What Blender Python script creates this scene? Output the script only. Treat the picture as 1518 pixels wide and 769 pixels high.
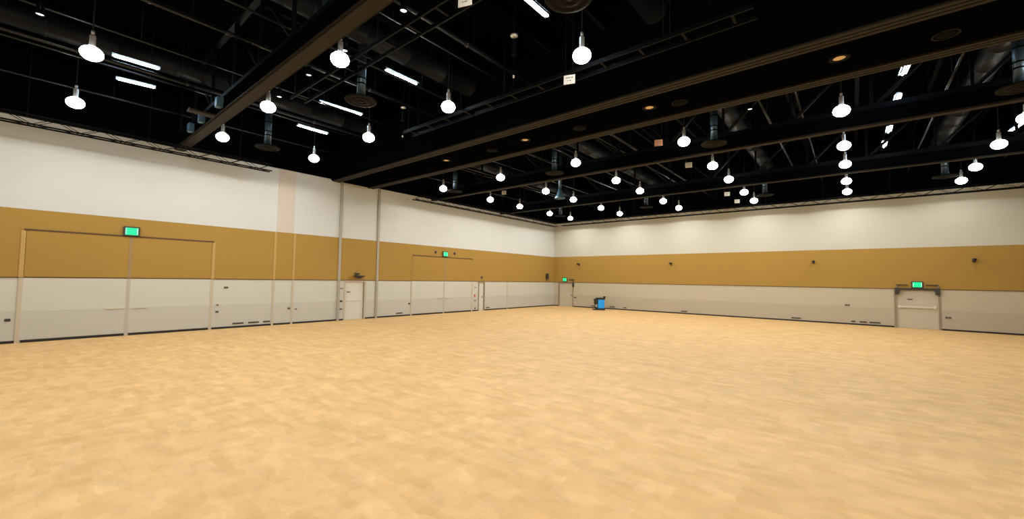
import bpy, bmesh, math, random
from mathutils import Vector, Matrix

random.seed(7)
S = bpy.context.scene
C = S.collection
for o in list(bpy.data.objects):
    bpy.data.objects.remove(o)

# ------------------------------------------------------------------ camera
CAM = Vector((21.6375, -32.1247, 2.4))
FPX = 607.7
cam = bpy.data.cameras.new('camera')
cam.sensor_fit = 'HORIZONTAL'
cam.sensor_width = 36.0
cam.lens = FPX * 36.0 / 1518.0
cam.clip_end = 200
co = bpy.data.objects.new('camera', cam)
C.objects.link(co)
rx = Vector((0.76860538, 0.63953097, 0.01568145))
ux = Vector((0.01869841, -0.04696114, 0.99872169))
fx = Vector((-0.63944987, 0.76732965, 0.0480528))
M = Matrix(((rx.x, ux.x, -fx.x, CAM.x), (rx.y, ux.y, -fx.y, CAM.y), (rx.z, ux.z, -fx.z, CAM.z), (0, 0, 0, 1)))
co.matrix_world = M
S.camera = co

# ------------------------------------------------------------------ world, exposure
w = bpy.data.worlds.new('world')
S.world = w
w.use_nodes = True
w.node_tree.nodes['Background'].inputs[0].default_value = (0.6, 0.75, 1, 1)
w.node_tree.nodes['Background'].inputs[1].default_value = 0.0
S.view_settings.view_transform = 'Standard'
S.view_settings.look = 'None'
S.view_settings.gamma = 1
S.view_settings.use_curve_mapping = False
S.view_settings.exposure = 0.0
LAMP_WATT = 184.0
LAMP_COL = (1.0, 0.975, 0.94)
GLOBE_EMIT = 26.0
STRIP_EMIT = 60.0
STRIP_COL = (0.62, 0.82, 1.0)
SPOT_ANGLE = math.radians(167)
SPOT_BLEND = 0.16

# ------------------------------------------------------------------ materials
def srgb(r, g, b):
    f = lambda c: (c / 255 / 12.92) if c / 255 <= 0.04045 else ((c / 255 + 0.055) / 1.055) ** 2.4
    return (f(r), f(g), f(b), 1)

def mat(name, col, rough=0.6, metal=0.0, spec=None, noise=0.0, scale=3.0, emit=None, estr=0.0, bump=0.0, bscale=40.0):
    m = bpy.data.materials.new(name)
    m.use_nodes = True
    nt = m.node_tree
    b = nt.nodes['Principled BSDF']
    c = tuple(col) if len(col) == 4 else tuple(col) + (1,)
    b.inputs['Base Color'].default_value = c
    b.inputs['Roughness'].default_value = rough
    b.inputs['Metallic'].default_value = metal
    if spec is not None: b.inputs['Specular IOR Level'].default_value = spec
    if emit:
        b.inputs['Emission Color'].default_value = tuple(emit) + (1,)
        b.inputs['Emission Strength'].default_value = estr
    if noise or bump:
        tc = nt.nodes.new('ShaderNodeTexCoord')
        n = nt.nodes.new('ShaderNodeTexNoise')
        n.inputs['Scale'].default_value = scale
        n.inputs['Detail'].default_value = 4
        nt.links.new(tc.outputs['Object'], n.inputs['Vector'])
        if noise:
            r = nt.nodes.new('ShaderNodeMapRange')
            r.inputs['To Min'].default_value = 1 - noise
            r.inputs['To Max'].default_value = 1 + noise
            nt.links.new(n.outputs['Fac'], r.inputs['Value'])
            mx = nt.nodes.new('ShaderNodeVectorMath')
            mx.operation = 'SCALE'
            mx.inputs[0].default_value = c[:3]
            nt.links.new(r.outputs['Result'], mx.inputs['Scale'])
            nt.links.new(mx.outputs['Vector'], b.inputs['Base Color'])
        if bump:
            n2 = nt.nodes.new('ShaderNodeTexNoise')
            n2.inputs['Scale'].default_value = bscale
            nt.links.new(tc.outputs['Object'], n2.inputs['Vector'])
            bp = nt.nodes.new('ShaderNodeBump')
            bp.inputs['Strength'].default_value = bump
            bp.inputs['Distance'].default_value = 0.01
            nt.links.new(n2.outputs['Fac'], bp.inputs['Height'])
            nt.links.new(bp.outputs['Normal'], b.inputs['Normal'])
    return m

MT = {}
MT['wall_white'] = mat('painted_wall_cream_white', (0.575, 0.595, 0.565), 0.7, noise=0.03, scale=0.7)
MT['wall_warm_bounce'] = mat('painted_wall_warm_bounce', (0.56, 0.50, 0.42), 0.7, noise=0.02, scale=0.7)  # warm bounce from the floor painted into the strip's colour
MT['gold'] = mat('gold_fabric_panel', (0.365, 0.226, 0.056), 0.85, noise=0.05, scale=0.5, bump=0.3, bscale=90, spec=0.1)
MT['gold_trim'] = mat('gold_trim', (0.45, 0.285, 0.085), 0.5, noise=0.03)
MT['cream'] = mat('cream_wainscot', (0.54, 0.54, 0.465), 0.55, noise=0.025, scale=0.8)
MT['greige'] = mat('greige_wainscot', (0.49, 0.48, 0.42), 0.5, noise=0.025, scale=0.8)
MT['trim'] = mat('tan_trim', (0.49, 0.43, 0.315), 0.5, noise=0.03)
MT['trim_dark'] = mat('grey_brown_frame', (0.25, 0.21, 0.14), 0.5, noise=0.04)
MT['pilaster'] = mat('grey_tan_pilaster', (0.36, 0.33, 0.265), 0.6, noise=0.03)
MT['trunk'] = mat('dark_painted_duct', (0.005, 0.0072, 0.0105), 0.45, noise=0.2, spec=0.12)
MT['mid_gold'] = mat('astragal_gold_zone', (0.30, 0.20, 0.085), 0.6)
MT['mid_grey'] = mat('astragal_grey_zone', (0.44, 0.41, 0.345), 0.6)
MT['end_white_shaded'] = mat('end_wall_white_shaded', (0.515, 0.505, 0.42), 0.7, noise=0.03, scale=0.7)  # end-wall copies of the long-wall paints, weaker and warmer light in their colour
MT['end_cream_shaded'] = mat('end_wall_wainscot_shaded', (0.48, 0.435, 0.315), 0.55, noise=0.025, scale=0.8)
MT['end_greige_shaded'] = mat('end_wall_lower_wainscot_shaded', (0.435, 0.385, 0.285), 0.5, noise=0.025, scale=0.8)
MT['blue_lit_steel'] = mat('steel_with_blue_light', (0.10, 0.20, 0.31), 0.4, metal=0.3, noise=0.2, scale=5)  # paler steel with the cool strip light's blue put into its colour
MT['groove_shadow'] = mat('dark_groove_shadow', (0.10, 0.055, 0.02), 0.8)  # serves door grooves and the painted shadow line under the gold band
MT['base'] = mat('black_baseboard', (0.006, 0.006, 0.006), 0.5)
MT['door'] = mat('door_paint', (0.50, 0.455, 0.345), 0.45, noise=0.02)
MT['door_white'] = mat('door_paint_white', (0.60, 0.59, 0.51), 0.45, noise=0.02)
MT['bar'] = mat('cream_push_bar', (0.66, 0.62, 0.49), 0.3, metal=0.2)
MT['black'] = mat('black_paint', (0.0014, 0.0018, 0.0026), 0.6, noise=0.2, spec=0.03)
MT['black_flat'] = mat('black_flat_paint', (0.0016, 0.0021, 0.0030), 0.9, noise=0.2, spec=0.0)
MT['black_gloss'] = mat('black_steel', (0.0030, 0.0040, 0.0056), 0.42, noise=0.2, spec=0.07)
MT['galv'] = mat('galvanised_duct', (0.055, 0.095, 0.135), 0.38, metal=0.6, noise=0.25, scale=6)  # blue of the cool strip lights is mixed into the duct colour
MT['pipe'] = mat('grey_conduit', (0.010, 0.0125, 0.017), 0.28, metal=0.4, noise=0.1)
MT['track'] = mat('tan_track_aluminium', (0.031, 0.0285, 0.0235), 0.5, noise=0.06, spec=0.06)
MT['track_dark'] = mat('dark_track_channel', (0.012, 0.010, 0.008), 0.6, spec=0.1)
MT['diffuser'] = mat('dark_diffuser', (0.009, 0.0095, 0.0095), 0.6, noise=0.1, spec=0.05)
MT['steel'] = mat('bright_steel_socket', (0.62, 0.63, 0.63), 0.35, metal=0.6)
MT['globe'] = mat('lit_globe_glass', (0.9, 0.9, 0.88), 0.3, emit=(1.0, 0.96, 0.88), estr=GLOBE_EMIT)
MT['strip'] = mat('lit_cool_tube', (0.9, 0.9, 0.9), 0.3, emit=STRIP_COL, estr=STRIP_EMIT)
MT['spot_lens'] = mat('lit_spot_lens', (0.9, 0.9, 0.9), 0.2, emit=(0.95, 0.98, 1.0), estr=3.0)
MT['amber'] = mat('dim_amber_lens', (0.5, 0.3, 0.1), 0.4, emit=(1.0, 0.62, 0.25), estr=0.22)
MT['card'] = mat('white_card', (0.80, 0.79, 0.76), 0.6)
MT['card_orange'] = mat('orange_card', (0.72, 0.36, 0.22), 0.6)
MT['ink'] = mat('grey_ink', (0.22, 0.21, 0.20), 0.7)
MT['exit_green'] = mat('lit_exit_green', (0.0, 0.5, 0.2), 0.4, emit=(0.0, 0.80, 0.26), estr=0.85)
MT['exit_white'] = mat('lit_exit_white', (0.8, 0.9, 0.85), 0.4, emit=(0.55, 1.0, 0.75), estr=0.7)
MT['exit_case'] = mat('exit_case_black', (0.03, 0.03, 0.028), 0.5)
MT['plate'] = mat('grey_wall_plate', (0.22, 0.20, 0.17), 0.4, metal=0.3)
MT['plate_dark'] = mat('dark_wall_plate', (0.035, 0.03, 0.026), 0.5)
MT['plate_light'] = mat('pale_wall_plate', (0.52, 0.47, 0.40), 0.4)
MT['red'] = mat('red_pull_station', (0.55, 0.03, 0.02), 0.4)
MT['blue'] = mat('blue_plastic_tank', (0.008, 0.36, 0.92), 0.35)
MT['rubber'] = mat('black_rubber', (0.008, 0.008, 0.009), 0.6)

def floor_material():
    m = bpy.data.materials.new('maple_parquet')
    m.use_nodes = True
    nt = m.node_tree
    N = nt.nodes.new
    L = nt.links.new
    b = nt.nodes['Principled BSDF']
    tc = N('ShaderNodeTexCoord')
    # slight warp so that board ends are not machine straight
    wn = N('ShaderNodeTexNoise'); wn.inputs['Scale'].default_value = 3.4; wn.inputs['Detail'].default_value = 3
    L(tc.outputs['Object'], wn.inputs['Vector'])
    wv = N('ShaderNodeVectorMath'); wv.operation = 'MULTIPLY_ADD'
    wv.inputs[1].default_value = (0.24, 0.24, 0)
    L(wn.outputs['Color'], wv.inputs[0]); L(tc.outputs['Object'], wv.inputs[2])
    def bricks(bw, rh, c1, c2, rot):
        mp = N('ShaderNodeMapping'); mp.inputs['Rotation'].default_value = (0, 0, rot)
        L(wv.outputs['Vector'], mp.inputs['Vector'])
        t = N('ShaderNodeTexBrick')
        t.inputs['Scale'].default_value = 1.0
        t.inputs['Brick Width'].default_value = bw
        t.inputs['Row Height'].default_value = rh
        t.inputs['Mortar Size'].default_value = 0.0
        t.inputs['Color1'].default_value = c1
        t.inputs['Color2'].default_value = c2
        t.offset = 0.37
        L(mp.outputs['Vector'], t.inputs['Vector'])
        return t
    A = bricks(0.56, 0.15, (0.885, 0.590, 0.270, 1), (0.755, 0.462, 0.176, 1), 0.0)
    B = bricks(0.42, 0.19, (0.875, 0.575, 0.260, 1), (0.780, 0.482, 0.186, 1), math.radians(90))
    mx = N('ShaderNodeMix'); mx.data_type = 'RGBA'; mx.inputs['Factor'].default_value = 0.45
    L(A.outputs['Color'], mx.inputs['A']); L(B.outputs['Color'], mx.inputs['B'])
    def blotch(scale, lo, hi, detail, stretch):
        mp = N('ShaderNodeMapping'); mp.inputs['Scale'].default_value = stretch
        L(tc.outputs['Object'], mp.inputs['Vector'])
        n2 = N('ShaderNodeTexNoise'); n2.inputs['Scale'].default_value = scale; n2.inputs['Detail'].default_value = detail
        n2.inputs['Distortion'].default_value = 0.6
        L(mp.outputs['Vector'], n2.inputs['Vector'])
        mr = N('ShaderNodeMapRange'); mr.inputs['From Min'].default_value = 0.3; mr.inputs['From Max'].default_value = 0.7
        mr.inputs['To Min'].default_value = lo; mr.inputs['To Max'].default_value = hi
        L(n2.outputs['Fac'], mr.inputs['Value'])
        return mr
    m1 = blotch(1.3, 0.94, 1.05, 4, (1, 1, 1))
    m2 = blotch(3.8, 0.92, 1.07, 3, (0.7, 1.2, 1))
    mm = N('ShaderNodeMath'); mm.operation = 'MULTIPLY'
    L(m1.outputs['Result'], mm.inputs[0]); L(m2.outputs['Result'], mm.inputs[1])
    sc = N('ShaderNodeVectorMath'); sc.operation = 'SCALE'
    L(mx.outputs['Result'], sc.inputs[0]); L(mm.outputs['Value'], sc.inputs['Scale'])
    L(sc.outputs['Vector'], b.inputs['Base Color'])
    b.inputs['Roughness'].default_value = 0.6
    b.inputs['Specular IOR Level'].default_value = 0.35
    return m
MT['floor'] = floor_material()

# ------------------------------------------------------------------ mesh helpers
class MB:
    """Collects shapes and links them as one mesh object."""
    def __init__(self):
        self.bm = bmesh.new()
        self.mi = 0
    def _done(self, geom_faces):
        for f in geom_faces:
            f.material_index = self.mi
    def box(self, x0, x1, y0, y1, z0, z1, bev=0.0):
        v = [self.bm.verts.new((x, y, z)) for x in (x0, x1) for y in (y0, y1) for z in (z0, z1)]
        idx = [(0, 1, 3, 2), (4, 6, 7, 5), (0, 4, 5, 1), (2, 3, 7, 6), (0, 2, 6, 4), (1, 5, 7, 3)]
        fs = [self.bm.faces.new([v[i] for i in q]) for q in idx]
        self._done(fs)
        if bev:
            es = list({e for f in fs for e in f.edges})
            r = bmesh.ops.bevel(self.bm, geom=es, offset=bev, segments=2, affect='EDGES', profile=0.5)
            self._done(r['faces'])
        return self
    def tube(self, a, b, r, n=8, r2=None):
        a, b = Vector(a), Vector(b)
        d = (b - a).normalized()
        t = Vector((0, 0, 1)) if abs(d.z) < 0.9 else Vector((1, 0, 0))
        u = d.cross(t).normalized(); v = d.cross(u)
        r2 = r if r2 is None else r2
        A = [self.bm.verts.new(a + (u * math.cos(2 * math.pi * i / n) + v * math.sin(2 * math.pi * i / n)) * r) for i in range(n)]
        B = [self.bm.verts.new(b + (u * math.cos(2 * math.pi * i / n) + v * math.sin(2 * math.pi * i / n)) * r2) for i in range(n)]
        fs = []
        for i in range(n):
            j = (i + 1) % n
            f = self.bm.faces.new((A[i], B[i], B[j], A[j])); f.smooth = True; fs.append(f)
        fs.append(self.bm.faces.new(A)); fs.append(self.bm.faces.new(B[::-1]))
        self._done(fs)
        return self
    def path(self, pts, r, n=8):
        for a, b in zip(pts[:-1], pts[1:]):
            self.tube(a, b, r, n)
        return self
    def lathe(self, prof, c=(0, 0, 0), n=24, axis='z'):
        c = Vector(c)
        def P(r, h, t):
            if axis == 'z': return c + Vector((r * math.cos(t), r * math.sin(t), h))
            if axis == 'x': return c + Vector((h, r * math.cos(t), r * math.sin(t)))
            return c + Vector((r * math.cos(t), h, r * math.sin(t)))
        rings = []
        for (r, h) in prof:
            if r < 1e-6:
                rings.append([self.bm.verts.new(P(0, h, 0))])
            else:
                rings.append([self.bm.verts.new(P(r, h, 2 * math.pi * i / n)) for i in range(n)])
        fs = []
        for A, B in zip(rings[:-1], rings[1:]):
            for i in range(n):
                j = (i + 1) % n
                a = [A[i], A[j]] if len(A) > 1 else [A[0]]
                b = [B[j], B[i]] if len(B) > 1 else [B[0]]
                if len(a) + len(b) > 2:
                    f = self.bm.faces.new(a + b); f.smooth = True; fs.append(f)
        self._done(fs)
        return self
    def prism(self, pts, z0, z1, axis='z'):
        def P(a, b, h):
            return {'z': (a, b, h), 'x': (h, a, b), 'y': (a, h, b)}[axis]
        A = [self.bm.verts.new(P(a, b, z0)) for a, b in pts]
        B = [self.bm.verts.new(P(a, b, z1)) for a, b in pts]
        n = len(pts)
        fs = [self.bm.faces.new((A[i], A[(i + 1) % n], B[(i + 1) % n], B[i])) for i in range(n)]
        fs += [self.bm.faces.new(A[::-1]), self.bm.faces.new(B)]
        self._done(fs)
        return self
    def build(self, name, mats, parent=None, loc=None):
        bmesh.ops.recalc_face_normals(self.bm, faces=self.bm.faces[:])
        me = bpy.data.meshes.new(name)
        self.bm.to_mesh(me); self.bm.free()
        for m in (mats if isinstance(mats, (list, tuple)) else [mats]):
            me.materials.append(MT[m] if isinstance(m, str) else m)
        o = bpy.data.objects.new(name, me)
        C.objects.link(o)
        if parent is not None: o.parent = parent
        if loc is not None: o.location = loc
        return o

def tag(o, label, cat, group=None):
    o['label'] = label; o['category'] = cat
    if group: o['group'] = group
    return o

def thing(name, label, cat, loc=(0, 0, 0), group=None, rotz=0.0):
    o = bpy.data.objects.new(name, None)
    o.empty_display_size = 0.1
    C.objects.link(o)
    o.location = loc; o.rotation_euler = (0, 0, rotz)
    return tag(o, label, cat, group)

def structure(o):
    o['kind'] = 'structure'
    return o

def dup(root, loc=None, label=None, rotz=None):
    r = root.copy(); C.objects.link(r)
    if loc is not None: r.location = loc
    if rotz is not None: r.rotation_euler = (0, 0, rotz)
    if label: r['label'] = label
    for ch in list(root.children):
        c = ch.copy(); C.objects.link(c); c.parent = r
        for g in list(ch.children):
            d = g.copy(); C.objects.link(d); d.parent = c
    return r

# ================================================================== THE SETTING
XR, YB, ZR = 31.5, -44.0, 11.6      # room runs x 0..XR, y YB..0, roof deck at ZR
ZW, ZG0, ZG1, ZS = 7.66, 2.21, 4.53, 1.07

structure(MB().box(-0.3, XR + 0.3, YB - 0.3, 0.3, -0.2, 0.0).build('floor', 'floor'))
structure(MB().box(-0.3, XR + 0.3, YB - 0.3, 0.3, ZR, ZR + 0.2).build('ceiling', 'black_flat'))

def slab(mb, wall, a0, a1, z0, z1, d0, d1, bev=0):
    """A slab on a wall: a runs along the wall, d is the distance out from its face."""
    if wall == 'left': mb.box(d0, d1, a0, a1, z0, z1, bev)
    elif wall == 'end': mb.box(a0, a1, -d1, -d0, z0, z1, bev)
    elif wall == 'side': mb.box(XR - d1, XR - d0, a0, a1, z0, z1, bev)
    else: mb.box(a0, a1, YB + d0, YB + d1, z0, z1, bev)

WALLMATS = ['greige', 'cream', 'gold', 'wall_white', 'black_flat', 'wall_warm_bounce']
def wall(name, which, spans, doors):
    """spans: ranges along the wall; doors: (a0, a1, h) openings cut through the wainscot."""
    mb = MB()
    a0, a1 = spans
    cuts = sorted(doors)
    edges = [a0]
    for d in cuts: edges += [d[0], d[1]]
    edges.append(a1)
    T = -0.3
    for i in range(0, len(edges), 2):
        mb.mi = 0; slab(mb, which, edges[i], edges[i + 1], 0.0, ZS, T, 0.006)
        mb.mi = 1; slab(mb, which, edges[i], edges[i + 1], ZS, ZG0, T, 0.0)
    for d in cuts:                                    # back of each recess
        mb.mi = 1; slab(mb, which, d[0], d[1], 0.0, ZG0, T, -0.2)
    mb.mi = 2; slab(mb, which, a0, a1, ZG0, ZG1, T, 0.03)
    mb.mi = 3; slab(mb, which, a0, a1, ZG1, ZW, T, 0.0)
    mb.mi = 4; slab(mb, which, a0, a1, ZW, ZR, T, 0.0)
    ms = list(WALLMATS)
    if which == 'end': ms[0], ms[1], ms[3] = 'end_greige_shaded', 'end_cream_shaded', 'end_white_shaded'
    return structure(mb.build(name, ms))

LDOORS = [(-20.60, -19.33, ZG0), (-10.05, -9.38, ZG0)]
EDOORS = [(0.58, 2.12, ZG0), (23.52, 25.14, ZG0)]
wall('wall_left', 'left', (YB, 0.0), LDOORS)
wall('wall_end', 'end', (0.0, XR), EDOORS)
wall('wall_side', 'side', (YB, 0.0), [])
wall('wall_back', 'back', (0.0, XR), [])

# baseboards (black, broken at the doors and strips)
def base(name, which, ranges):
    mb = MB()
    for a, b in ranges: slab(mb, which, a, b, 0.0, 0.085, 0.006, 0.022)
    return structure(mb.build(name, 'base'))
base('baseboard_left', 'left', [(YB, -32.12), (-32.0, -29.42), (-29.32, -26.76), (-26.64, -24.26), (-24.16, -23.37), (-23.27, -20.99), (-20.87, -20.62), (-19.30, -18.65), (-18.53, -16.15), (-16.05, -10.80), (-10.68, -10.08), (-9.32, -6.75), (-6.65, -0.02)])
base('baseboard_end', 'end', [(0.02, 0.56), (2.15, 23.38), (25.27, XR)])

# full-height strips and pilasters on the long wall
n = 0
for (y, wd, z1, z_mid, dep, m1) in ((-20.95, 0.13, ZW, None, 0.09, 'pilaster'), (-18.62, 0.13, ZW, None, 0.09, 'pilaster')):
    n += 1
    structure(MB().box(0, dep, y - wd / 2, y + wd / 2, 0, z1, 0.006).build('trim_%d' % n, m1))
for y in (-24.21, -23.32):
    n += 1
    mb = MB()
    mb.mi = 0; mb.box(0, 0.022, y - 0.05, y + 0.05, 0, ZG0)
    mb.mi = 1; mb.box(0, 0.045, y - 0.05, y + 0.05, ZG0, ZG1)
    structure(mb.build('trim_%d' % n, ['trim', 'gold_trim']))
n += 1
structure(MB().box(0.0, 0.012, -24.16, -23.37, ZG1, ZW).build('trim_%d' % n, 'wall_warm_bounce'))
n += 1
structure(MB().box(0.0, 0.02, -6.75, -6.65, 0, ZG0).build('trim_%d' % n, 'trim'))
# thin dark strip standing in for the shadow line under the gold band
for nm, which, rs in (('left', 'left', [(YB, -21.02), (-20.88, -18.69), (-18.55, 0.0)]), ('end', 'end', [(0.0, 23.5), (25.2, XR)])):
    n += 1
    mb = MB()
    for a, b in rs: slab(mb, which, a, b, ZG0 - 0.02, ZG0 + 0.012, 0.0, 0.036)
    structure(mb.build('trim_%d' % n, 'groove_shadow'))

# tall flush double doors in the long wall
def portal(num, y0, y1, side_trim):
    ym = (y0 + y1) / 2
    for k, (a, b) in enumerate(((y0 + 0.05, ym - 0.03), (ym + 0.03, y1 - 0.05))):
        mb = MB()
        mb.mi = 0; mb.box(0.0, 0.03, a, b, 0.1, ZS)
        mb.mi = 1; mb.box(0.0, 0.026, a, b, ZS, ZG0 - 0.02)
        mb.mi = 2; mb.box(0.0, 0.05, a, b, ZG0 + 0.02, 3.80)
        d = structure(mb.build('door_%d' % (num + k), ['greige', 'cream', 'gold']))
        bar = MB()
        e = (b - 0.55, b - 0.08) if k == 0 else (a + 0.08, a + 0.55)
        bar.box(0.05, 0.075, e[0], e[1], ZS - 0.03, ZS + 0.02, 0.006)
        for yy in (e[0] + 0.04, e[1] - 0.04): bar.box(0.02, 0.055, yy - 0.02, yy + 0.02, ZS - 0.035, ZS + 0.025)
        bar.build('push_bar', 'bar', d)
    mb = MB()
    mb.mi = 0; mb.box(0.0, 0.062, y0, y1, 3.80, 3.86)
    mb.mi = 1
    for yy in (y0, y1):
        mb.box(0.0, 0.05, yy - 0.06, yy + 0.06, ZG0, 3.80)
    mb.mi = 2
    for yy in (y0, y1):
        mb.box(0.0, 0.035, yy - 0.05, yy + 0.05, 0.0, ZG0)
    mb.mi = 3
    mb.box(0.0, 0.056, ym - 0.05, ym + 0.05, ZG0, 3.80)
    mb.mi = 4
    mb.box(0.0, 0.036, ym - 0.05, ym + 0.05, 0.0, ZG0)
    return structure(mb.build('trim_%d' % (num + 20), ['groove_shadow', side_trim, 'trim', 'mid_gold', 'mid_grey']))
portal(1, -32.08, -26.70, 'gold_trim')
portal(3, -16.12, -10.74, 'gold')

# personnel doors ------------------------------------------------------------
def single_door(num, which, a0, a1, leafmat, framemat, h=2.12, hinge_dark=None):
    mb = MB()
    wf = 0.085
    slab(mb, which, a0, a0 + wf, 0.0, h + 0.09, -0.2, 0.03)
    slab(mb, which, a1 - wf, a1, 0.0, h + 0.09, -0.2, 0.03)
    slab(mb, which, a0 + wf, a1 - wf, h, h + 0.09, -0.2, 0.03)
    structure(mb.build('trim_%d' % (num + 30), framemat))
    mb = MB()
    slab(mb, which, a0 + wf + 0.004, a1 - wf - 0.004, 0.008, h - 0.004, -0.12, -0.05)
    return structure(mb.build('door_%d' % num, leafmat))
d5 = single_door(5, 'left', -20.62, -19.31, 'door_white', 'trim')
MB().box(-0.06, -0.02, -20.45, -19.55, 1.04, 1.09, 0.008).build('push_bar', 'door_white', d5)
MB().box(-0.05, -0.035, -20.42, -20.22, 1.52, 1.57).build('door_plate', 'plate_dark', d5)
structure(MB().box(-0.19, 0.028, -19.42, -19.30, 0.0, 2.13).build('trim_41', 'trim_dark'))
d6 = single_door(6, 'left', -10.07, -9.36, 'door_white', 'trim_dark')
MB().box(-0.06, -0.025, -9.62, -9.55, 0.95, 1.08, 0.01).build('door_handle', 'plate', d6)
d7 = single_door(7, 'end', 0.55, 2.15, 'door', 'trim_dark')
MB().box(1.85, 1.98, 0.02, 0.06, 1.0, 1.08, 0.01).build('door_handle', 'plate', d7)
d8 = single_door(8, 'end', 23.40, 25.26, 'door', 'trim_dark')
mb = MB()
mb.box(23.56, 25.10, -0.03, 0.02, 1.14, 1.24, 0.012)
for xx in (23.62, 25.04): mb.box(xx - 0.05, xx + 0.05, -0.02, 0.06, 1.10, 1.28, 0.01)
mb.build('push_bar', 'bar', d8)
MB().box(23.95, 24.17, 0.03, 0.055, 1.60, 1.65).build('door_plate', 'plate_dark', d8)

# ------------------------------------------------------------------ roof framing (black, above the wall heads)
structure(MB().box(0, XR, -21.55, -19.05, 7.60, 9.7).build('beam_soffit', 'black_flat'))
def frame_truss(name, y, x0, x1, zb, zt, panel, mid):
    mb = MB()
    for z in (zb, zt): mb.box(x0, x1, y - 0.09, y + 0.09, z - 0.09, z + 0.09)
    k = int((x1 - x0) / panel)
    for i in range(k + 1):
        x = x0 + i * panel
        mb.box(x - 0.04, x + 0.04, y - 0.04, y + 0.04, zb, zt)
        if i < k:
            if x + panel / 2 > mid: mb.tube((x, y, zb), (x + panel, y, zt), 0.06, 6)
            else: mb.tube((x, y, zt), (x + panel, y, zb), 0.06, 6)
    return structure(mb.build(name, 'black_gloss'))
for i, y in enumerate((-35.0, -28.10, -14.62, -7.68)):
    frame_truss('roof_truss_beam', y, 0.2, 31.2, 8.15, 10.35, 2.2, 15.0)
for i in range(14):
    x = 1.2 + i * 2.3
    mb = MB()
    mb.box(x - 0.06, x + 0.06, YB, 0, 10.5, 10.58)
    mb.box(x - 0.06, x + 0.06, YB, 0, 11.3, 11.38)
    y = YB; up = True
    while y < -0.5:
        mb.tube((x, y, 10.54 if up else 11.34), (x, y + 1.0, 11.34 if up else 10.54), 0.03, 5)
        y += 1.0; up = not up
    structure(mb.build('roof_joist_beam', 'black'))

# ================================================================== CEILING TRACKS
def track(y, width, label, ridges, house=True, x0=0.02, x1=XR - 0.02, tee=None):
    t = thing('partition_track', label, 'ceiling track', (0, y, 7.55), 'partition tracks under the ceiling')
    if house:
        MB().box(x0, x1, -width * 0.42, width * 0.42, 0.06, 0.52).build('housing', 'black_flat', t)
    h = MB()
    h.mi = 0; h.box(x0, x1, -width / 2, width / 2, 0.028, 0.06)
    h.mi = 1
    for k in range(ridges):
        c = -width / 2 + width * (k + 0.5) / ridges
        wd = width / ridges * 0.72
        h.box(x0, x1, c - wd / 2, c + wd / 2, 0.0, 0.032)
    h.build('rail', ['track_dark', 'track'], t)
    x = 0.6
    if tee:
        MB().box(tee - 0.16, tee + 0.16, -0.9, -width / 2, 0.005, 0.06).build('tee_stub', 'track', t)
    return t
track(-28.06, 0.40, 'wide tan partition track crossing the ceiling on the camera side of the black soffit', 1, tee=5.6)
track(-21.30, 0.44, 'ribbed tan partition track along the camera-side edge of the wide black soffit', 3, house=False)
track(-19.20, 0.40, 'ribbed tan partition track along the scrubber-side edge of the wide black soffit', 3, house=False)
track(-14.60, 0.30, 'slim tan partition track midway between black soffit and the scrubber wall', 1)
track(-7.66, 0.24, 'slim tan partition track closest to the wall with the blue scrubber', 1)

# ================================================================== PENDANT LAMPS
ZL = 7.70
COLS = [3.02, 7.55, 12.08, 16.80, 21.45, 25.90]
ROWS = [-2.03, -5.15, -9.00, -12.15, -16.26, -23.86, -27.35, -31.25]
ORD = ['first', 'second', 'third', 'fourth', 'fifth', 'sixth']
ROWNAME = ['row closest to scrubber wall', 'second row from scrubber wall', 'third row from scrubber wall',
           'fourth row from scrubber wall', 'row just beyond the black soffit', 'row just before the black soffit',
           'second row before the black soffit', 'third row before the black soffit']
LG = 'globe pendant lamps hung in rows'
spot = bpy.data.lights.new('lamp_light', 'SPOT')
spot.energy = LAMP_WATT
spot.color = LAMP_COL
spot.spot_size = SPOT_ANGLE
spot.spot_blend = SPOT_BLEND
spot.shadow_soft_size = 0.12

lamp0 = None
def make_lamp(loc, label):
    t = thing('pendant_lamp', label, 'lamp', loc, LG)
    MB().tube((0, 0, 0.52), (0, 0, ZR - ZL), 0.016, 6).build('rod', 'black_gloss', t)
    MB().lathe([(0, 0.56), (0.035, 0.56), (0.035, 0.50), (0.02, 0.48), (0.02, 0.46), (0.05, 0.455), (0.06, 0.43), (0.06, 0.22), (0.075, 0.19), (0.075, 0.15), (0.0, 0.15)], n=16).build('socket', 'steel', t)
    g = [(0.0, -0.17)]
    for i in range(1, 12):
        a = -math.pi / 2 + math.pi * i / 12
        g.append((0.215 * math.cos(a), 0.17 * math.sin(a)))
    g.append((0.0, 0.17))
    MB().lathe(g, n=32).build('globe', 'globe', t)
    return t
spot_dim = spot.copy()
spot_dim.energy = LAMP_WATT * 0.55
def lamp_light(loc):
    o = bpy.data.objects.new('lamp_light', spot_dim if loc[0] > 25 or loc[1] < -34 else spot)
    C.objects.link(o)
    o.location = (loc[0], loc[1], loc[2] - 0.24)
for ri, y in enumerate(ROWS):
    for ci, x in enumerate(COLS):
        label = 'globe pendant lamp, %s from tall-door wall, %s' % (ORD[ci], ROWNAME[ri])
        seen = not ((ci == 5 and ri in (3, 4)) or (ri == 5 and ci > 3) or (ri == 6 and ci > 2) or (ri == 7 and ci > 1))
        if not seen: label = 'globe pendant lamp hanging outside the view, above or beside the viewpoint'
        if lamp0 is None:
            lamp0 = make_lamp((x, y, ZL), label)
        else:
            dup(lamp0, (x, y, ZL), label)
        lamp_light((x, y, ZL))
for y in (-34.8, -38.4):  # unseen rows continuing the grid, added to light the near floor
    for x in COLS:
        dup(lamp0, (x, y, ZL), 'globe pendant lamp hanging outside the view, above or beside the viewpoint')
        lamp_light((x, y, ZL))

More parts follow.
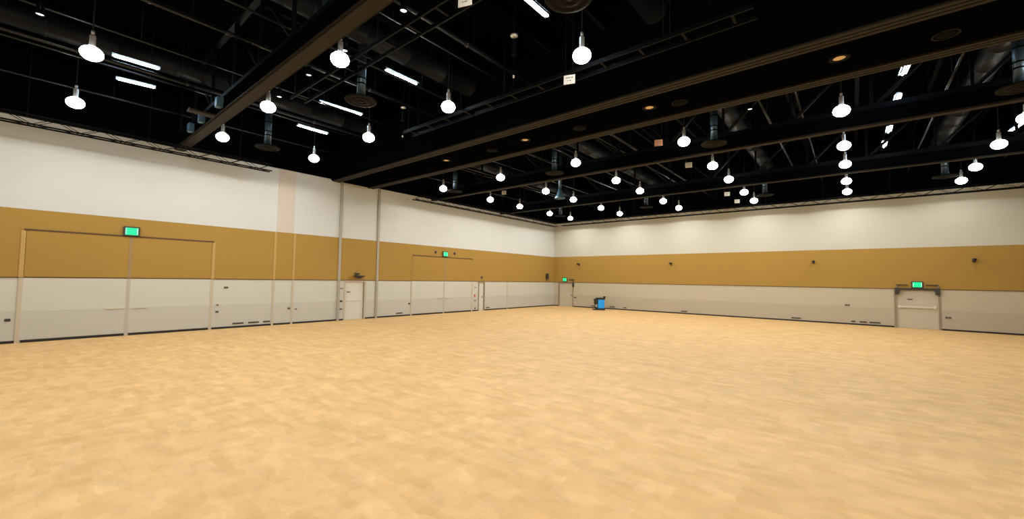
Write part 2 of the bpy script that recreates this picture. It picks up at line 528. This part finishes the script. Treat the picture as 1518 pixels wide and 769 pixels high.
# ================================================================== PERIMETER LIGHTING TRUSSES
def truss_line(a, b, along, off, z0, label):
    t = thing('lighting_truss', label, 'truss', (0, 0, 0), 'lighting trusses along the wall heads')
    P = (lambda s, d, z: (d, s, z)) if along == 'y' else (lambda s, d, z: (s, -d, z))
    d0, d1 = off, off + 0.30
    h = 0.30
    for d, z in ((d0, z0), (d1, z0), (d0, z0 + h), (d1, z0 + h)):
        MB().tube(P(a, d, z), P(b, d, z), 0.028, 8).build('chord', 'black_gloss', t)
    mb = MB()
    s = a; up = True
    while s < b - 0.3:
        e = min(s + 0.55, b)
        for d in (d0, d1):
            mb.tube(P(s, d, z0 if up else z0 + h), P(e, d, z0 + h if up else z0), 0.011, 5)
        mb.tube(P(s, d0 if up else d1, z0), P(e, d1 if up else d0, z0), 0.011, 5)
        s = e; up = not up
    mb.build('lacing', 'black_gloss', t)
    s = a + 0.8
    while s < b:
        MB().tube(P(s, (d0 + d1) / 2, z0 + h), P(s, (d0 + d1) / 2, ZR), 0.012, 5).tube(P(s, d0, z0 + h), P(s, d1, z0 + h), 0.015, 5).build('hanger', 'black_gloss', t)
        s += 3.0
    return t
truss_line(-42.0, -24.95, 'y', 1.0, 7.17, 'black lighting truss along head of the tall-door wall, ending before the warm-tinted strip')
truss_line(-16.95, -1.4, 'y', 1.0, 7.17, 'black lighting truss along head of the tall-door wall, beyond the soffit, towards the corner')
truss_line(1.5, 30.5, 'x', 0.80, 7.28, 'long black lighting truss along the head of the scrubber wall')

# ================================================================== AIR DIFFUSERS AND DUCTS
def diffuser(loc, label, first):
    if first is not None:
        return dup(first, loc, label)
    t = thing('ceiling_diffuser', label, 'air diffuser', loc, 'round air diffusers under drop ducts')
    d = MB()
    d.lathe([(0.0, -0.02), (0.07, -0.02), (0.09, 0.01), (0.14, 0.01), (0.17, -0.015), (0.24, -0.015), (0.27, 0.012), (0.33, 0.012), (0.36, -0.01), (0.44, -0.005), (0.455, 0.02), (0.40, 0.06), (0.2, 0.10), (0.13, 0.14), (0.0, 0.14)], n=36)
    d.build('disc', 'diffuser', t)
    dk = MB().tube((0, 0, 0.1), (0, 0, 1.75), 0.125, 20)
    du = dk.build('drop_duct', 'galv', t)
    for z in (0.5, 0.66, 1.05): MB().tube((0, 0, z), (0, 0, z + 0.04), 0.132, 20).build('strap', 'black', du)
    return t
DF = None
for i, (y, rn) in enumerate(((-25.85, 'before the black soffit'), (-15.55, 'just beyond the black soffit'), (-3.95, 'nearest the scrubber wall'))):
    for j, x in enumerate((3.25, 10.45, 17.68, 25.1)):
        if i == 0 and j == 3: continue
        DF_new = diffuser((x, y, 7.62), 'round dark air diffuser, %s from the tall-door wall, %s' % (ORD[j], rn), DF)
        DF = DF or DF_new
for j, x in enumerate((3.62, 10.62, 17.68, 25.1)):
    t = thing('trunk_duct', 'dark round supply duct overhead along the %s column of air diffusers' % ORD[j], 'duct', (x, 0, 9.62), 'supply ducts in the roof void')
    prof = [(0.0, YB + 0.05), (0.33, YB + 0.05)]
    y = YB + 1.5
    while y < -2.0:
        prof += [(0.33, y), (0.345, y + 0.01), (0.345, y + 0.06), (0.33, y + 0.07)]; y += 1.5
    prof += [(0.33, -1.6), (0.0, -1.6)]
    MB().lathe(prof, n=24, axis='y').build('duct', 'trunk', t)
    y = YB + 2.3
    while y < -2.0:
        MB().path([(-0.345, y, 0), (-0.345, y, ZR - 9.62)], 0.012, 5).path([(0.345, y, 0), (0.345, y, ZR - 9.62)], 0.012, 5).box(-0.36, 0.36, y - 0.02, y + 0.02, -0.02, 0.02).build('hanger', 'black_gloss', t)
        y += 4.5
t = thing('riser_duct', 'blue-lit vertical riser duct right behind the wide tan track', 'duct', (12.27, -27.78, 8.45))
MB().lathe([(0.0, 0.0), (0.13, 0.0), (0.14, 0.02), (0.13, 0.05), (0.13, 1.0), (0.142, 1.01), (0.142, 1.05), (0.13, 1.06), (0.13, ZR - 8.45), (0.0, ZR - 8.45)], n=24).build('duct', 'galv', t)
MB().lathe([(0.132, 0.5), (0.145, 0.5), (0.145, 0.55), (0.132, 0.55), (0.132, 0.5)], n=24).build('strap', 'black', t)

for k, (x, z) in enumerate(((2.91, 7.70), (4.32, 7.72), (6.27, 7.75))):
    t = thing('junction_box', 'blue-lit steel box on side of the wide tan track, %s from the tall-door wall' % ORD[k], 'box', (x, -28.23, z), 'steel boxes on the wide track')
    MB().box(-0.12, 0.12, -0.17, 0.0, -0.06, 0.26, 0.01).build('case', 'blue_lit_steel', t)
    MB().box(-0.10, 0.10, -0.182, -0.17, -0.04, 0.24, 0.004).build('cover', 'blue_lit_steel', t)
t = thing('flared_duct', 'blue-lit duct with flared mouth hanging between the two slim tracks', 'duct', (8.12, -11.5, 7.30))
MB().lathe([(0.31, 0.0), (0.32, 0.0), (0.30, 0.06), (0.20, 0.22), (0.12, 0.42), (0.09, 0.60), (0.0, 0.62), (0.08, 0.58), (0.11, 0.40), (0.19, 0.21), (0.29, 0.05), (0.31, 0.0)], n=28).build('mouth', 'blue_lit_steel', t)
MB().tube((0, 0, 0.58), (0, 0, 10.49 - 7.30), 0.085, 16).build('riser', 'galv', t)

# ================================================================== CONDUITS
PIPES = [(1.9, 8.5, .03), (4.2, 8.75, .03), (5.3, 8.5, .05), (6.9, 8.7, .03), (9.3, 8.65, .045), (11.05, 8.5, .03), (13.3, 8.55, .03), (14.0, 8.5, .055), (19.2, 8.8, .04), (20.3, 8.6, .03), (24.0, 8.6, .03), (27.4, 8.7, .04), (29.3, 8.6, .03)]
for i, (x, z, r) in enumerate(PIPES):
    NUM = ['zero', 'one', 'two', 'three', 'four', 'five', 'six']
    k = sum(c < x for c in COLS)
    between = 'closest to the tall-door wall' if k == 0 else ('between lamp columns %s and %s from tall-door wall' % (NUM[k], NUM[k + 1]) if k < 6 else 'beyond the sixth lamp column')
    if i and sum(c < PIPES[i - 1][0] for c in COLS) == k: between += ', farther one'
    elif i + 1 < len(PIPES) and sum(c < PIPES[i + 1][0] for c in COLS) == k and k: between += ', nearer one'
    thick = 'thick' if r > .04 else 'thin'
    t = thing('conduit_pipe', '%s dark conduit overhead %s' % (thick, between), 'pipe', (x, 0, z), 'conduits in the roof void')
    for a, b in ((YB + 0.1, -21.6), (-19.0, -1.6)): MB().tube((0, a, 0), (0, b, 0), r, 8).build('pipe', 'pipe', t)
    y = YB + 3.7 + (i % 3) * 0.6
    while y < -1.7:
        if not -21.7 < y < -18.9: MB().tube((0, y, 0), (0, y, ZR - z), 0.008, 5).build('hanger', 'black_gloss', t)
        y += 5
    if r > .04:
        y = YB + 7.0
        while y < -1.8:
            if not -21.9 < y < -18.7: MB().tube((0, y, 0), (0, y + 0.14, 0), r * 1.25, 10).build('coupling', 'pipe', t)
            y += 4.0

# ================================================================== COOL STRIP LIGHTS IN THE ROOF VOID
def strip(a, b, z, label, top=None):
    a = Vector((a[0], a[1], z)); b = Vector((b[0], b[1], z))
    t = thing('strip_light', label, 'strip light', a, 'cool strip lights in the roof void')
    d = b - a
    u = d.normalized(); s = Vector((-u.y, u.x, 0)) * 0.10
    hs = MB()
    n0 = Vector((0, 0, 0))
    # reflector tray with flared sides
    vs = []
    for p in (n0 - u * 0.05, d + u * 0.05):
        for k, h in ((-1.0, 0.03), (-0.45, 0.10), (0.45, 0.10), (1.0, 0.03)):
            vs.append(hs.bm.verts.new(p + s * k + Vector((0, 0, h))))
    for i in range(3): hs.bm.faces.new((vs[i], vs[i + 1], vs[i + 5], vs[i + 4]))
    hs.bm.faces.new(vs[0:4]); hs.bm.faces.new(vs[4:8])
    r = bmesh.ops.solidify(hs.bm, geom=hs.bm.faces[:], thickness=0.008)
    hs.build('reflector', 'steel', t)
    MB().tube(n0 + Vector((0, 0, 0.03)), d + Vector((0, 0, 0.03)), 0.032, 10).build('tube', 'strip', t)
    for p in (d * 0.15, d * 0.85): MB().tube(p + Vector((0, 0, 0.09)), p + Vector((0, 0, (top or ZR) - z)), 0.008, 5).build('hanger', 'black_gloss', t)
    return t
SP = [((15.93, -24.9), (15.93, -24.05), 'cool strip light before the soffit, farthest from the tall-door wall'),
      ((10.42, -25.0), (10.42, -23.85), 'cool strip light above the second air diffuser before the soffit'),
      ((6.36, -25.16), (6.49, -23.61), 'glowing tube added for a pipe reflection, between first and second lamp columns'),  # extra tube, stands in for a bright reflection on a pipe
      ((3.20, -24.65), (3.20, -23.4), 'cool strip light at the first lamp column before the soffit'),
      ((2.72, -30.3), (2.86, -29.4), 'cool strip light over the nearest tall doors, beside the first lamp column'),
      ((4.65, -30.6), (4.70, -29.6), 'cool strip light between the two lamps before the wide track'),
      ((22.96, -15.55), (22.92, -14.9), 'cool strip light past the fifth lamp column, first beyond the soffit'),
      ((22.94, -13.1), (22.92, -11.9), 'cool strip light past the fifth lamp column, second beyond the soffit'),
      ((22.9, -9.5), (22.9, -8.6), 'cool strip light past the fifth lamp column, third beyond the soffit'),
      ((22.85, -7.3), (22.85, -6.2), 'cool strip light past the fifth lamp column, closest to the scrubber wall'),
      ((26.83, -5.9), (26.93, -6.95), 'cool strip light beside the sixth lamp column, near the scrubber wall')]
for a, b, l in SP: strip(a, b, 8.9, l, 9.30 if 10.3 < a[0] < 10.5 else None)

# ================================================================== SMALL CEILING PIECES
# spot lamps clamped to conduits
def spot_lamp(loc, label, first, tilt=(0, 0)):
    if first is not None: return dup(first, loc, label)
    t = thing('spot_lamp', label, 'spot lamp', loc, 'small spot lamps in the roof void')
    cn = MB().lathe([(0.0, 0.24), (0.05, 0.24), (0.065, 0.20), (0.075, 0.0), (0.085, -0.02), (0.078, -0.03), (0.07, 0.0), (0.0, 0.0)], n=18)
    can = cn.build('can', 'black_gloss', t)
    MB().lathe([(0.0, -0.018), (0.04, -0.016), (0.068, -0.004), (0.0, -0.002)], n=18).build('lens', 'spot_lens', can)
    MB().path([(0.09, 0, 0.08), (0.11, 0, 0.3), (0, 0, 0.36), (-0.11, 0, 0.3), (-0.09, 0, 0.08)], 0.012, 6).build('yoke', 'black_gloss', t)
    MB().tube((0, 0, 0.36), (0, 0, ZR - 8.2), 0.018, 6).build('stem', 'black_gloss', t)
    return t
SL = None
for x, y, l in ((14.23, -27.05, 'small lit spot lamp by the wide track, farthest from the tall-door wall'),
                (11.71, -27.05, 'small lit spot lamp beside the third globe of the second row before the soffit'),
                (9.67, -27.05, 'small lit spot lamp between the second and third globes by the wide track'),
                (7.44, -27.0, 'small lit spot lamp beside the second globe by the wide track'),
                (7.67, -32.1, 'small lit spot lamp above the third lamp row before the soffit'),
                (19.09, -16.8, 'small lit spot lamp just beyond the black soffit, near the third air diffuser')):
    SL_new = spot_lamp((x, y, 8.2), l, SL); SL = SL or SL_new

# hanging bay cards with two lines of marks
def card(loc, label, first, m='card', rz=0.0, rod=True):
    t = thing('hanging_card', label, 'sign', loc, 'small cards hung in the roof void', rz)
    MB().box(-0.15, 0.15, -0.006, 0.006, 0.0, 0.24).build('board', m, t)
    for s in (-1, 1):
        ik = MB()
        yy = (0.006, 0.008) if s > 0 else (-0.008, -0.006)
        for (x0, x1) in ((-0.09, -0.05), (-0.035, 0.005), (0.02, 0.04), (0.055, 0.095)):
            ik.box(x0, x1, yy[0], yy[1], 0.15, 0.185)
        ik.build('lettering', 'ink', t)
        ik = MB()
        for (x0, x1) in ((-0.06, -0.03), (-0.01, 0.05)):
            ik.box(x0, x1, yy[0], yy[1], 0.08, 0.10)
        ik.build('lettering', 'ink', t)
    for xx in (-0.11, 0.11): MB().tube((xx, 0, 0.24), (xx, 0, ZR - loc[2]), 0.006, 5).build('wire', 'black_gloss', t)
    return t
RZ = math.radians(20)
card((16.0, -23.12, 7.54), 'white card hanging just before the black soffit below a globe lamp', None, rz=RZ)
card((15.85, -26.75, 7.76), 'white card hanging near the wide tan track, cut by the picture edge', None, rz=RZ)
card((3.02, -18.85, 7.70), 'white card hanging beside the tall-door wall at the soffit edge', None, rz=RZ)
card((15.85, -16.3, 7.72), 'orange card hanging just beyond the black soffit', None, 'card_orange', RZ)
card((15.83, -12.4, 7.72), 'white card hanging between the two slim tracks, near the fourth lamp column', None, rz=RZ)
card((15.82, -7.2, 7.68), 'white card hanging right behind the slim track closest to the scrubber wall', None, rz=RZ)
card((15.78, -4.6, 7.70), 'white card hanging second from the scrubber wall', None, rz=RZ)
card((15.77, -1.75, 7.70), 'white card hanging closest to the scrubber wall', None, rz=RZ)
card((4.7, -12.7, 7.75), 'pale card hanging between slim tracks near the first lamp column', None, rz=RZ)

# soffit downlights and speakers
DL = None
for k, x in enumerate((7.92, 12.33, 17.04, 21.48)):
    l = 'amber-dim recessed downlight in the black soffit, %s from the tall-door wall' % ORD[k]
    if DL is None:
        DL = thing('recessed_downlight', l, 'downlight', (x, -20.3, 7.60), 'downlights in the black soffit')
        MB().lathe([(0.13, 0.0), (0.20, 0.0), (0.205, -0.015), (0.15, -0.03), (0.12, -0.02), (0.13, 0.0)], n=24).build('trim_ring', 'diffuser', DL)
        MB().lathe([(0.0, -0.02), (0.10, -0.016), (0.128, -0.004), (0.0, -0.002)], n=24).build('lens', 'amber', DL)
    else: dup(DL, (x, -20.3, 7.60), l)
SPK = None
for k, x in enumerate((10.48, 14.53, 17.85, 23.2)):
    l = 'round dark speaker grille in the black soffit, %s from the tall-door wall' % ORD[k]
    if SPK is None:
        SPK = thing('ceiling_speaker', l, 'speaker', (x, -20.1, 7.60), 'speakers in the black soffit')
        MB().lathe([(0.18, 0.0), (0.22, 0.0), (0.22, -0.02), (0.18, -0.02), (0.18, 0.0)], n=24).build('rim', 'diffuser', SPK)
        MB().lathe([(0.0, -0.025), (0.12, -0.018), (0.18, -0.006), (0.0, -0.002)], n=24).build('grille', 'black', SPK)
    else: dup(SPK, (x, -20.1, 7.60), l)

# cable ladders
def ladder(x0, x1, y, z, label):
    t = thing('cable_ladder', label, 'cable ladder', (x0, y, z), 'cable ladders')
    L = x1 - x0
    for s in (-0.22, 0.22):
        MB().box(0, L, s - 0.02, s + 0.02, -0.05, 0.05).build('side_rail', 'black_gloss', t)
    x = 0.3
    while x < L:
        MB().box(x - 0.03, x + 0.03, -0.20, 0.20, -0.02, 0.02).build('rung', 'black_gloss', t)
        x += 1.0
    x = 0.3
    while x < L:
        for s in (-0.22, 0.22): MB().tube((x, s, 0.05), (x, s, ZR - z), 0.01, 5).build('hanger', 'black_gloss', t)
        x += 2.4
ladder(8.5, 20.2, -22.75, 7.95, 'black cable ladder hung along the camera side of the black soffit')
ladder(7.5, 17.0, -26.45, 8.25, 'black cable ladder hung between wide track and the black soffit')

# hanging sensors on cables
def dropper(loc, label, first):
    if first is not None: return dup(first, loc, label)
    t = thing('hanging_sensor', label, 'sensor', loc, 'hanging sensors')
    MB().box(-0.05, 0.05, -0.05, 0.05, 0.62, 1.05, 0.01).build('box', 'black_gloss', t)
    MB().lathe([(0.0, 1.22), (0.10, 1.20), (0.11, 1.16), (0.03, 1.12), (0.0, 1.12)], n=16).build('bracket', 'steel', t)
    MB().path([(0, 0, 0.62), (0.015, 0, 0.3), (0, 0, 0.06)], 0.008, 6).build('cable', 'black_gloss', t)
    MB().lathe([(0.0, -0.02), (0.02, -0.01), (0.03, 0.03), (0.018, 0.07), (0.0, 0.07)], n=12).build('tip', 'card', t)
    MB().tube((0, 0, 1.05), (0, 0, ZR - 7.9), 0.012, 6).build('rod', 'black_gloss', t)
    return t
D0 = dropper((14.6, -23.74, 7.9), 'small hanging sensor with white tip, near the fourth globe before the soffit', None)
dropper((8.15, -22.76, 7.9), 'small hanging sensor with white tip, beside the second globe before the soffit', D0)

# ================================================================== EXIT SIGNS
def exit_sign(loc, rotz, label):
    t = thing('exit_sign', label, 'exit sign', loc, 'green lit exit signs', rotz)
    # local: faces -y, width along x
    MB().box(-0.24, 0.24, -0.07, 0.0, -0.185, 0.185, 0.012).build('case', 'exit_case', t)
    MB().box(-0.185, 0.185, -0.078, -0.07, -0.135, 0.135).build('face', 'exit_green', t)
    fg = MB()
    yy0, yy1 = -0.083, -0.078
    # running figure, doorway and arrow
    fg.box(-0.172, -0.158, yy0, yy1, -0.115, 0.115)
    fg.box(0.155, 0.172, yy0, yy1, -0.115, 0.115)
    fg.build('pictogram', 'exit_white', t)
    return t
exit_sign((0.062, -29.40, 4.02), math.radians(90), 'green lit exit sign over the tall double doors nearest the viewpoint')
exit_sign((0.062, -13.43, 4.05), math.radians(90), 'green lit exit sign over the farther tall double doors in the gold wall')
exit_sign((1.28, -0.031, 2.44), 0, 'green lit exit sign over the corner door near the blue scrubber')
exit_sign((24.36, -0.031, 2.445), 0, 'green lit exit sign over the door with the dark bracketed header')

# ================================================================== WALL FITTINGS
def fitting(name, which, a, z, wd, h, dep, m, label, cat, group=None, lens=True):
    """A small bevelled wall box with a recessed face."""
    t = thing(name, label, cat, (0.03 if z > ZG0 else 0.006, a, z) if which == 'left' else (a, -0.03 if z > ZG0 else -0.006, z), group, math.radians(90) if which == 'left' else 0)
    MB().box(-wd / 2, wd / 2, -dep, 0.0, -h / 2, h / 2, min(0.006, dep / 3)).build('plate', m, t)
    f = MB()
    k = max(1, int(round(wd / h)))
    for i in range(k):
        c = -wd / 2 + wd * (i + 0.5) / k
        f.box(c - wd / k * 0.3, c + wd / k * 0.3, -dep - 0.003, -dep + 0.001, -h * 0.28, h * 0.28)
    f.build('insert', 'plate_dark', t)
    return t
for a, wd, l in ((-25.63, 0.44, 'long low floor-box plate beside the tall double doors, nearest of three'),
                 (-25.0, 0.44, 'long low floor-box plate, middle of three by the tall doors'),
                 (-24.45, 0.30, 'shorter low floor-box plate of three, beside the gold-edged strip'),
                 (-16.98, 0.46, 'low floor-box plate on the wall just before the farther tall doors'),
                 (-9.0, 0.4, 'low floor-box plate just past the narrow recessed door')):
    fitting('socket_plate', 'left', a, 0.2, wd, 0.06, 0.03, 'plate_dark', l, 'wall plate', 'low plates on the long wall')
for a, wd, l in ((5.95, 0.45, 'low plate on the wall right behind the blue scrubber'),
                 (4.15, 0.35, 'low plate on the wall between corner door and blue scrubber'),
                 (7.1, 0.25, 'small low plate on the wall just past the blue scrubber'),
                 (11.8, 0.45, 'low plate on the wall under the second little camera'),
                 (18.75, 0.5, 'low plate on the wall under the third little camera'),
                 (21.58, 0.2, 'small low plate, first of three before the bracketed door'),
                 (22.03, 0.32, 'low plate, middle of three before the bracketed door'),
                 (22.55, 0.48, 'long low plate of three, closest to the bracketed door')):
    fitting('socket_plate', 'end', a, 0.2, wd, 0.07, 0.03, 'plate_dark', l, 'wall plate', 'low plates on the scrubber wall')
for a, z, m, l in ((-32.62, 0.70, 'plate', 'small grey switch plate at the picture edge before the tall doors'),
                   (-32.30, 0.78, 'plate_dark', 'dark switch plate right beside the nearest tall doors'),
                   (-26.16, 1.83, 'plate', 'grey wall plate high on the cream wainscot beside tall doors'),
                   (-26.46, 1.06, 'plate_light', 'pale wall plate beside the tall doors, above the dark one'),
                   (-26.46, 0.76, 'plate', 'dark wall plate beside the tall doors at knee height'),
                   (-23.46, 0.78, 'plate', 'small plate on the narrow strip panel, before its trim'),
                   (-23.12, 0.74, 'plate_light', 'small plate just past the narrow strip panel'),
                   (-20.76, 1.75, 'plate_light', 'pale plate between pilaster and white door, highest of three'),
                   (-20.76, 1.05, 'plate_dark', 'dark switch plate between pilaster and white door'),
                   (-20.76, 0.62, 'plate', 'grey plate between pilaster and white door, lowest of three'),
                   (-16.27, 0.76, 'plate_dark', 'dark plate at knee height before the farther tall doors'),
                   (-10.40, 1.75, 'plate_light', 'pale plate beside the narrow recessed door, highest of its column'),
                   (-10.40, 0.78, 'plate', 'grey plate beside the narrow recessed door below the red pull'),
                   (-10.38, 0.22, 'plate_dark', 'dark plate beside the narrow recessed door near the floor')):
    fitting('wall_plate', 'left', a, z, 0.13 if z < 1.5 else 0.16, 0.09, 0.025, m, l, 'wall plate', 'small plates on the long wall')
for a, z, m, l in ((21.32, 1.16, 'plate', 'grey plate on the scrubber wall before the bracketed door'),
                   (25.52, 0.70, 'plate', 'grey plate on the wall just past the bracketed door'),
                   (2.36, 0.86, 'plate', 'grey plate on the wall just past the corner door')):
    fitting('wall_plate', 'end', a, z, 0.24, 0.10, 0.025, m, l, 'wall plate', 'small plates on the scrubber wall')
t = thing('fire_pull', 'red fire alarm pull beside the narrow recessed door', 'fire alarm', (0.0, -10.42, 1.15), None, math.radians(90))
MB().box(-0.07, 0.07, -0.05, 0.0, -0.08, 0.08, 0.01).build('case', 'red', t)
MB().box(-0.045, 0.045, -0.065, -0.045, -0.02, 0.01, 0.004).build('handle', 'card', t)

# small wall cameras
def wall_camera(which, a, z, label, first, group='wall cameras on the gold band'):
    rz = math.radians(90) if which == 'left' else 0
    loc = (0.03, a, z) if which == 'left' else (a, -0.03, z)
    if first is not None: return dup(first, loc, label, rz)
    t = thing('wall_camera', label, 'camera', loc, group, rz)
    MB().box(-0.06, 0.06, -0.03, 0.0, -0.09, 0.09, 0.008).build('mount', 'plate_dark', t)
    MB().tube((0, -0.02, 0), (0, -0.12, 0.02), 0.022, 8).build('arm', 'plate_dark', t)
    b = MB().box(-0.07, 0.07, -0.34, -0.10, -0.02, 0.11, 0.015).build('body', 'plate_dark', t)
    MB().tube((0, -0.34, 0.04), (0, -0.36, 0.04), 0.035, 12).build('lens', 'black_gloss', b)
    return t
WC = wall_camera('end', 2.76, 3.80, 'small dark camera on the gold band above and past the corner door', None)
for a, l in ((10.87, 'small dark camera on the gold band, second from the corner on the scrubber wall'),
             (19.72, 'small dark camera on the gold band, third from the corner on the scrubber wall'),
             (26.52, 'small dark camera on the gold band past the bracketed door')):
    wall_camera('end', a, 3.76, l, WC)
for a, l in ((-14.25, 'small dark sensor just before the exit sign of the farther tall doors'), (-12.55, 'small dark sensor just past the exit sign of the farther tall doors'), (-9.75, 'small dark sensor above the narrow recessed door')):
    t = thing('wall_sensor', l, 'sensor', (0.03, a, 4.15 if a < -12 else 2.50), 'sensors on the long gold wall', math.radians(90))
    MB().lathe([(0.0, 0.0), (0.09, 0.0), (0.09, -0.03), (0.06, -0.07), (0.0, -0.085)], n=16, axis='y').build('dome', 'plate_dark', t)
    MB().lathe([(0.09, 0.0), (0.105, 0.0), (0.105, -0.015), (0.09, -0.02)], n=16, axis='y').build('ring', 'plate', t)
# speaker with bracket close to the corner
t = thing('wall_speaker', 'dark wall speaker on a bracket near the room corner', 'speaker', (0.03, -1.25, 2.66), None, math.radians(90))
MB().box(-0.16, 0.04, -0.26, -0.06, -0.18, 0.30, 0.02).build('cabinet', 'plate_dark', t)
MB().box(-0.12, 0.30, -0.24, 0.0, -0.24, -0.19, 0.008).build('bracket', 'plate', t)
# emergency light dish above the white door
t = thing('emergency_light', 'dark dish emergency light above the white pilaster-side door', 'emergency light', (0.03, -19.93, 2.42), None, math.radians(90))
MB().lathe([(0.0, -0.13), (0.10, -0.12), (0.20, -0.05), (0.32, 0.03), (0.33, 0.05), (0.0, 0.06)], c=(0, -0.34, 0), n=24).build('dish', 'plate_dark', t)
MB().box(-0.04, 0.04, -0.34, 0.0, 0.05, 0.08, 0.008).build('arm', 'plate', t)
MB().box(-0.10, 0.16, -0.10, 0.0, 0.12, 0.20, 0.01).build('box', 'plate_dark', t)

# header with brackets above the scrubber-wall door
t = thing('door_header', 'dark door header with bracket boxes and thin arms under the exit sign', 'door header', (24.34, -0.03, 2.20))
MB().box(-0.90, 0.90, -0.10, 0.0, -0.03, 0.05, 0.01).build('rail', 'plate_dark', t)
for s in (-1, 1):
    b = MB().prism([(s * 0.62, 0.0), (s * 0.90, 0.0), (s * 0.90, -0.30), (s * 0.72, -0.30), (s * 0.70, -0.10)], -0.16, -0.01, 'y').build('bracket', 'plate_dark', t)
    MB().box(min(s * 0.36, s * 0.86), max(s * 0.36, s * 0.86), -0.09, 0.0, 0.21, 0.25, 0.008).build('arm', 'plate_dark', t)
    MB().box(min(s * 0.80, s * 0.86), max(s * 0.80, s * 0.86), -0.08, -0.02, 0.04, 0.22).build('post', 'plate', t)
t = thing('door_closer', 'dark door closer and arm at the corner door head', 'door closer', (1.98, -0.03, 2.30))
MB().box(-0.25, 0.30, -0.08, 0.0, 0.10, 0.17, 0.01).build('body', 'plate_dark', t)
MB().box(0.12, 0.26, -0.12, 0.0, -0.50, -0.16, 0.01).build('bracket', 'plate_dark', t)
MB().box(0.16, 0.20, -0.06, 0.0, -0.18, 0.12).build('arm', 'plate_dark', t)

# ================================================================== FLOOR SCRUBBER
t = thing('floor_scrubber', 'blue and black walk-behind floor scrubber parked by the wall', 'floor scrubber', (5.62, -1.55, 0.0), None, math.radians(38))
# local: +x to the picture right, -y towards the viewer
MB().box(-0.34, 0.36, -0.36, 0.36, 0.03, 0.15, 0.03).build('brush_deck', 'rubber', t)
for sx in (-0.27, 0.27):
    w_ = MB().lathe([(0.0, -0.04), (0.09, -0.04), (0.105, -0.02), (0.105, 0.02), (0.09, 0.04), (0.0, 0.04)], c=(sx, 0.30, 0.105), n=20, axis='x').build('wheel', 'rubber', t)
    MB().tube((sx - 0.05, 0.30, 0.105), (sx + 0.05, 0.30, 0.105), 0.03, 12).build('hub', 'plate', w_)
bd = MB().box(-0.20, 0.32, -0.32, 0.32, 0.14, 0.86, 0.05)
bd.build('tank', 'blue', t)
rb = MB()
for z in (0.30, 0.45, 0.60, 0.74): rb.box(0.02, 0.30, -0.335, -0.315, z - 0.012, z + 0.012, 0.004)
rb.build('vent_ribs', 'blue', t)
MB().box(-0.30, 0.36, -0.34, 0.34, 0.86, 1.00, 0.03).build('lid', 'rubber', t)
MB().box(0.28, 0.44, -0.16, 0.16, 0.98, 1.12, 0.03).build('control_head', 'rubber', t)
MB().box(-0.46, -0.20, -0.26, 0.26, 0.46, 0.84, 0.04).build('hopper', 'rubber', t)
MB().path([(-0.22, -0.22, 0.90), (-0.52, -0.22, 0.86), (-0.52, 0.22, 0.86), (-0.22, 0.22, 0.90)], 0.022, 8).build('handle', 'rubber', t)
MB().path([(-0.40, -0.10, 0.46), (-0.44, -0.10, 0.30), (-0.30, -0.06, 0.14)], 0.03, 10).build('hose', 'rubber', t)
MB().box(-0.58, -0.30, -0.34, 0.34, 0.02, 0.07, 0.01).build('squeegee', 'rubber', t)
